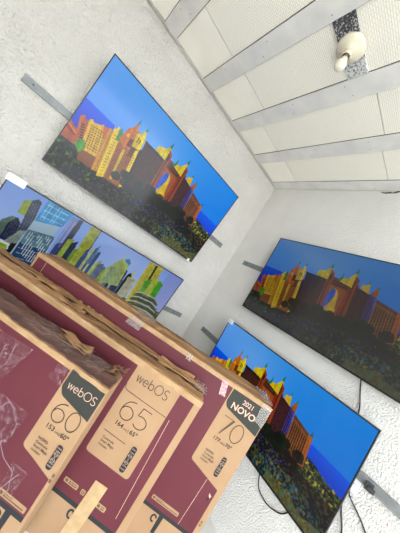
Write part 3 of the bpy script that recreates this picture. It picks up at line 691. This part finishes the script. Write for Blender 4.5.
for k, pth in enumerate([[(-.545, .40), (-.50, .52), (-.455, .64), (-.44, .655)], [(-.47, .66), (-.42, .645), (-.37, .60), (-.36, .55)], [(-.40, .52), (-.34, .47), (-.28, .45)], [(-.56, .66), (-.50, .60), (-.47, .52)],
        [(-.64, .84), (-.60, .76), (-.585, .70)], [(-.60, .83), (-.585, .75), (-.60, .71)], [(-.56, .85), (-.55, .77), (-.57, .72)], [(-.285, .47), (-.27, .43), (-.25, .38)], [(-.25, .46), (-.27, .41), (-.28, .375)]]):
    bm = BM(); ribbon(bm, [(c60[2](a), b) for a, b in pth], .0022 if k else .0036, -.0062); o = obj('film_crease', bm, M_crease, c60[0]); o['label'] = 'whitish crease in clear film'
bm = BM(); X_ = c70[2]; poly_xz(bm, [(X_(.636), .452), (X_(.655), .440), (X_(.650), .425), (X_(.640), .436)], -.0030); obj('torn_spot', bm, M_pale, c70[0])
bm = BM(); poly_xz(bm, [(X_(.640), .430), (X_(.650), .425), (X_(.648), .410), (X_(.638), .412)], -.0030); obj('torn_spot', bm, M_seam, c70[0])
for cc, a, b in ((c70, .676, .285), (c70, .676, .265), (c60, -.137, .522), (c60, -.137, .498)):
    bm = BM(); text_into(bm, 'II', cc[2](a), b, .020, -.0028, 0, .03); obj('printed_mark', bm, M_ink, cc[0])
# clear tape over the top corner of the rear carton
def top_patch(c, name, x0, x1, y0, y1, m, dz=.016, over=.02):
    root, body, X, h, th, w = c; bm = BM(); n, k = 10, 8; g = []
    for i in range(n+1):
        for j in range(k+1):
            y = y0+(y1-y0)*j/k; z = h+dz+.0025*math.sin(i*1.1+j*.7)
            g.append(bm.verts.new((X(x0)+(x1-x0)*i/n, y, z)))
    for i in range(n):
        for j in range(k): bm.faces.new((g[i*(k+1)+j], g[(i+1)*(k+1)+j], g[(i+1)*(k+1)+j+1], g[i*(k+1)+j+1]))
    return obj(name, bm, m, root)
top_patch(c70, 'clear_tape', .62, .708, -.003, .19, M_tape); top_patch(c70, 'clear_tape', -.36, -.20, -.003, .19, M_tape)
top_patch(c65, 'clear_tape', .20, .274, .05, .165, M_tape, .02); top_patch(c60, 'stretch_film', -.62, -.20, .01, .14, M_film, .020)
# crumpled torn cardboard at the right end of the front and middle cartons
def crumple(c, xc, x1, y0, y1, up, m, seed, n=5):
    root, body, X, h, th, w = c; rg = random.Random(seed)
    for k in range(n):
        bm = BM(); nx, ny = 12, 5; g = []
        xa = xc+(x1-xc)*rg.uniform(0, .5); L = (x1-xa)*rg.uniform(.5, 1.05); ya = y0+(y1-y0)*k/n; W = (y1-y0)/n*1.5; ph = rg.uniform(0, 6)
        for i in range(nx+1):
            for j in range(ny+1):
                a, b = i/nx, j/ny
                g.append(bm.verts.new((X(xa)+L*a+rg.uniform(-.002, .002)*(a > .8), ya+W*b+.008*math.sin(a*5+ph), h+.010+up*a**1.5*(.3+.7*rg.random()*.3+.4*math.sin(b*3.1+ph)**2)+.006*math.sin(a*9+b*4+ph)+.003*k)))
        for i in range(nx):
            for j in range(ny): bm.faces.new((g[i*(ny+1)+j], g[(i+1)*(ny+1)+j], g[(i+1)*(ny+1)+j+1], g[i*(ny+1)+j+1]))
        o = obj('torn_flap', bm, m, root); md = o.modifiers.new('t', 'SOLIDIFY'); md.thickness = .002
crumple(c60, -.24, -.124, .085, .15, .022, M_torn, 4, 4); crumple(c60, -.55, -.25, .09, .15, .008, M_top, 9, 3)
crumple(c65, -.05, .262, .10, .155, .008, M_top, 14, 3); crumple(c70, -.40, -.12, .01, .06, .006, M_top, 19, 3)
crumple(c65, -.95, -.5, .03, .09, .006, M_top, 24, 3)

# the rear carton stands a little nearer than first laid out: bring every part of it along, its foot stays on the floor
KK = .93
rt = c70[0]; rt.location = Vector((CAM.x, CAM.y, 0))+(Vector(rt.location)-Vector((CAM.x, CAM.y, 0)))*KK
for ch in rt.children_recursive:
    for vv in ch.data.vertices:
        foot = ch.name.startswith('carton_body') and vv.co.z < .05
        zz = vv.co.z
        vv.co = Vector((vv.co.x*KK, vv.co.y*KK, zz if foot else 1.48-(1.48-zz)*KK))
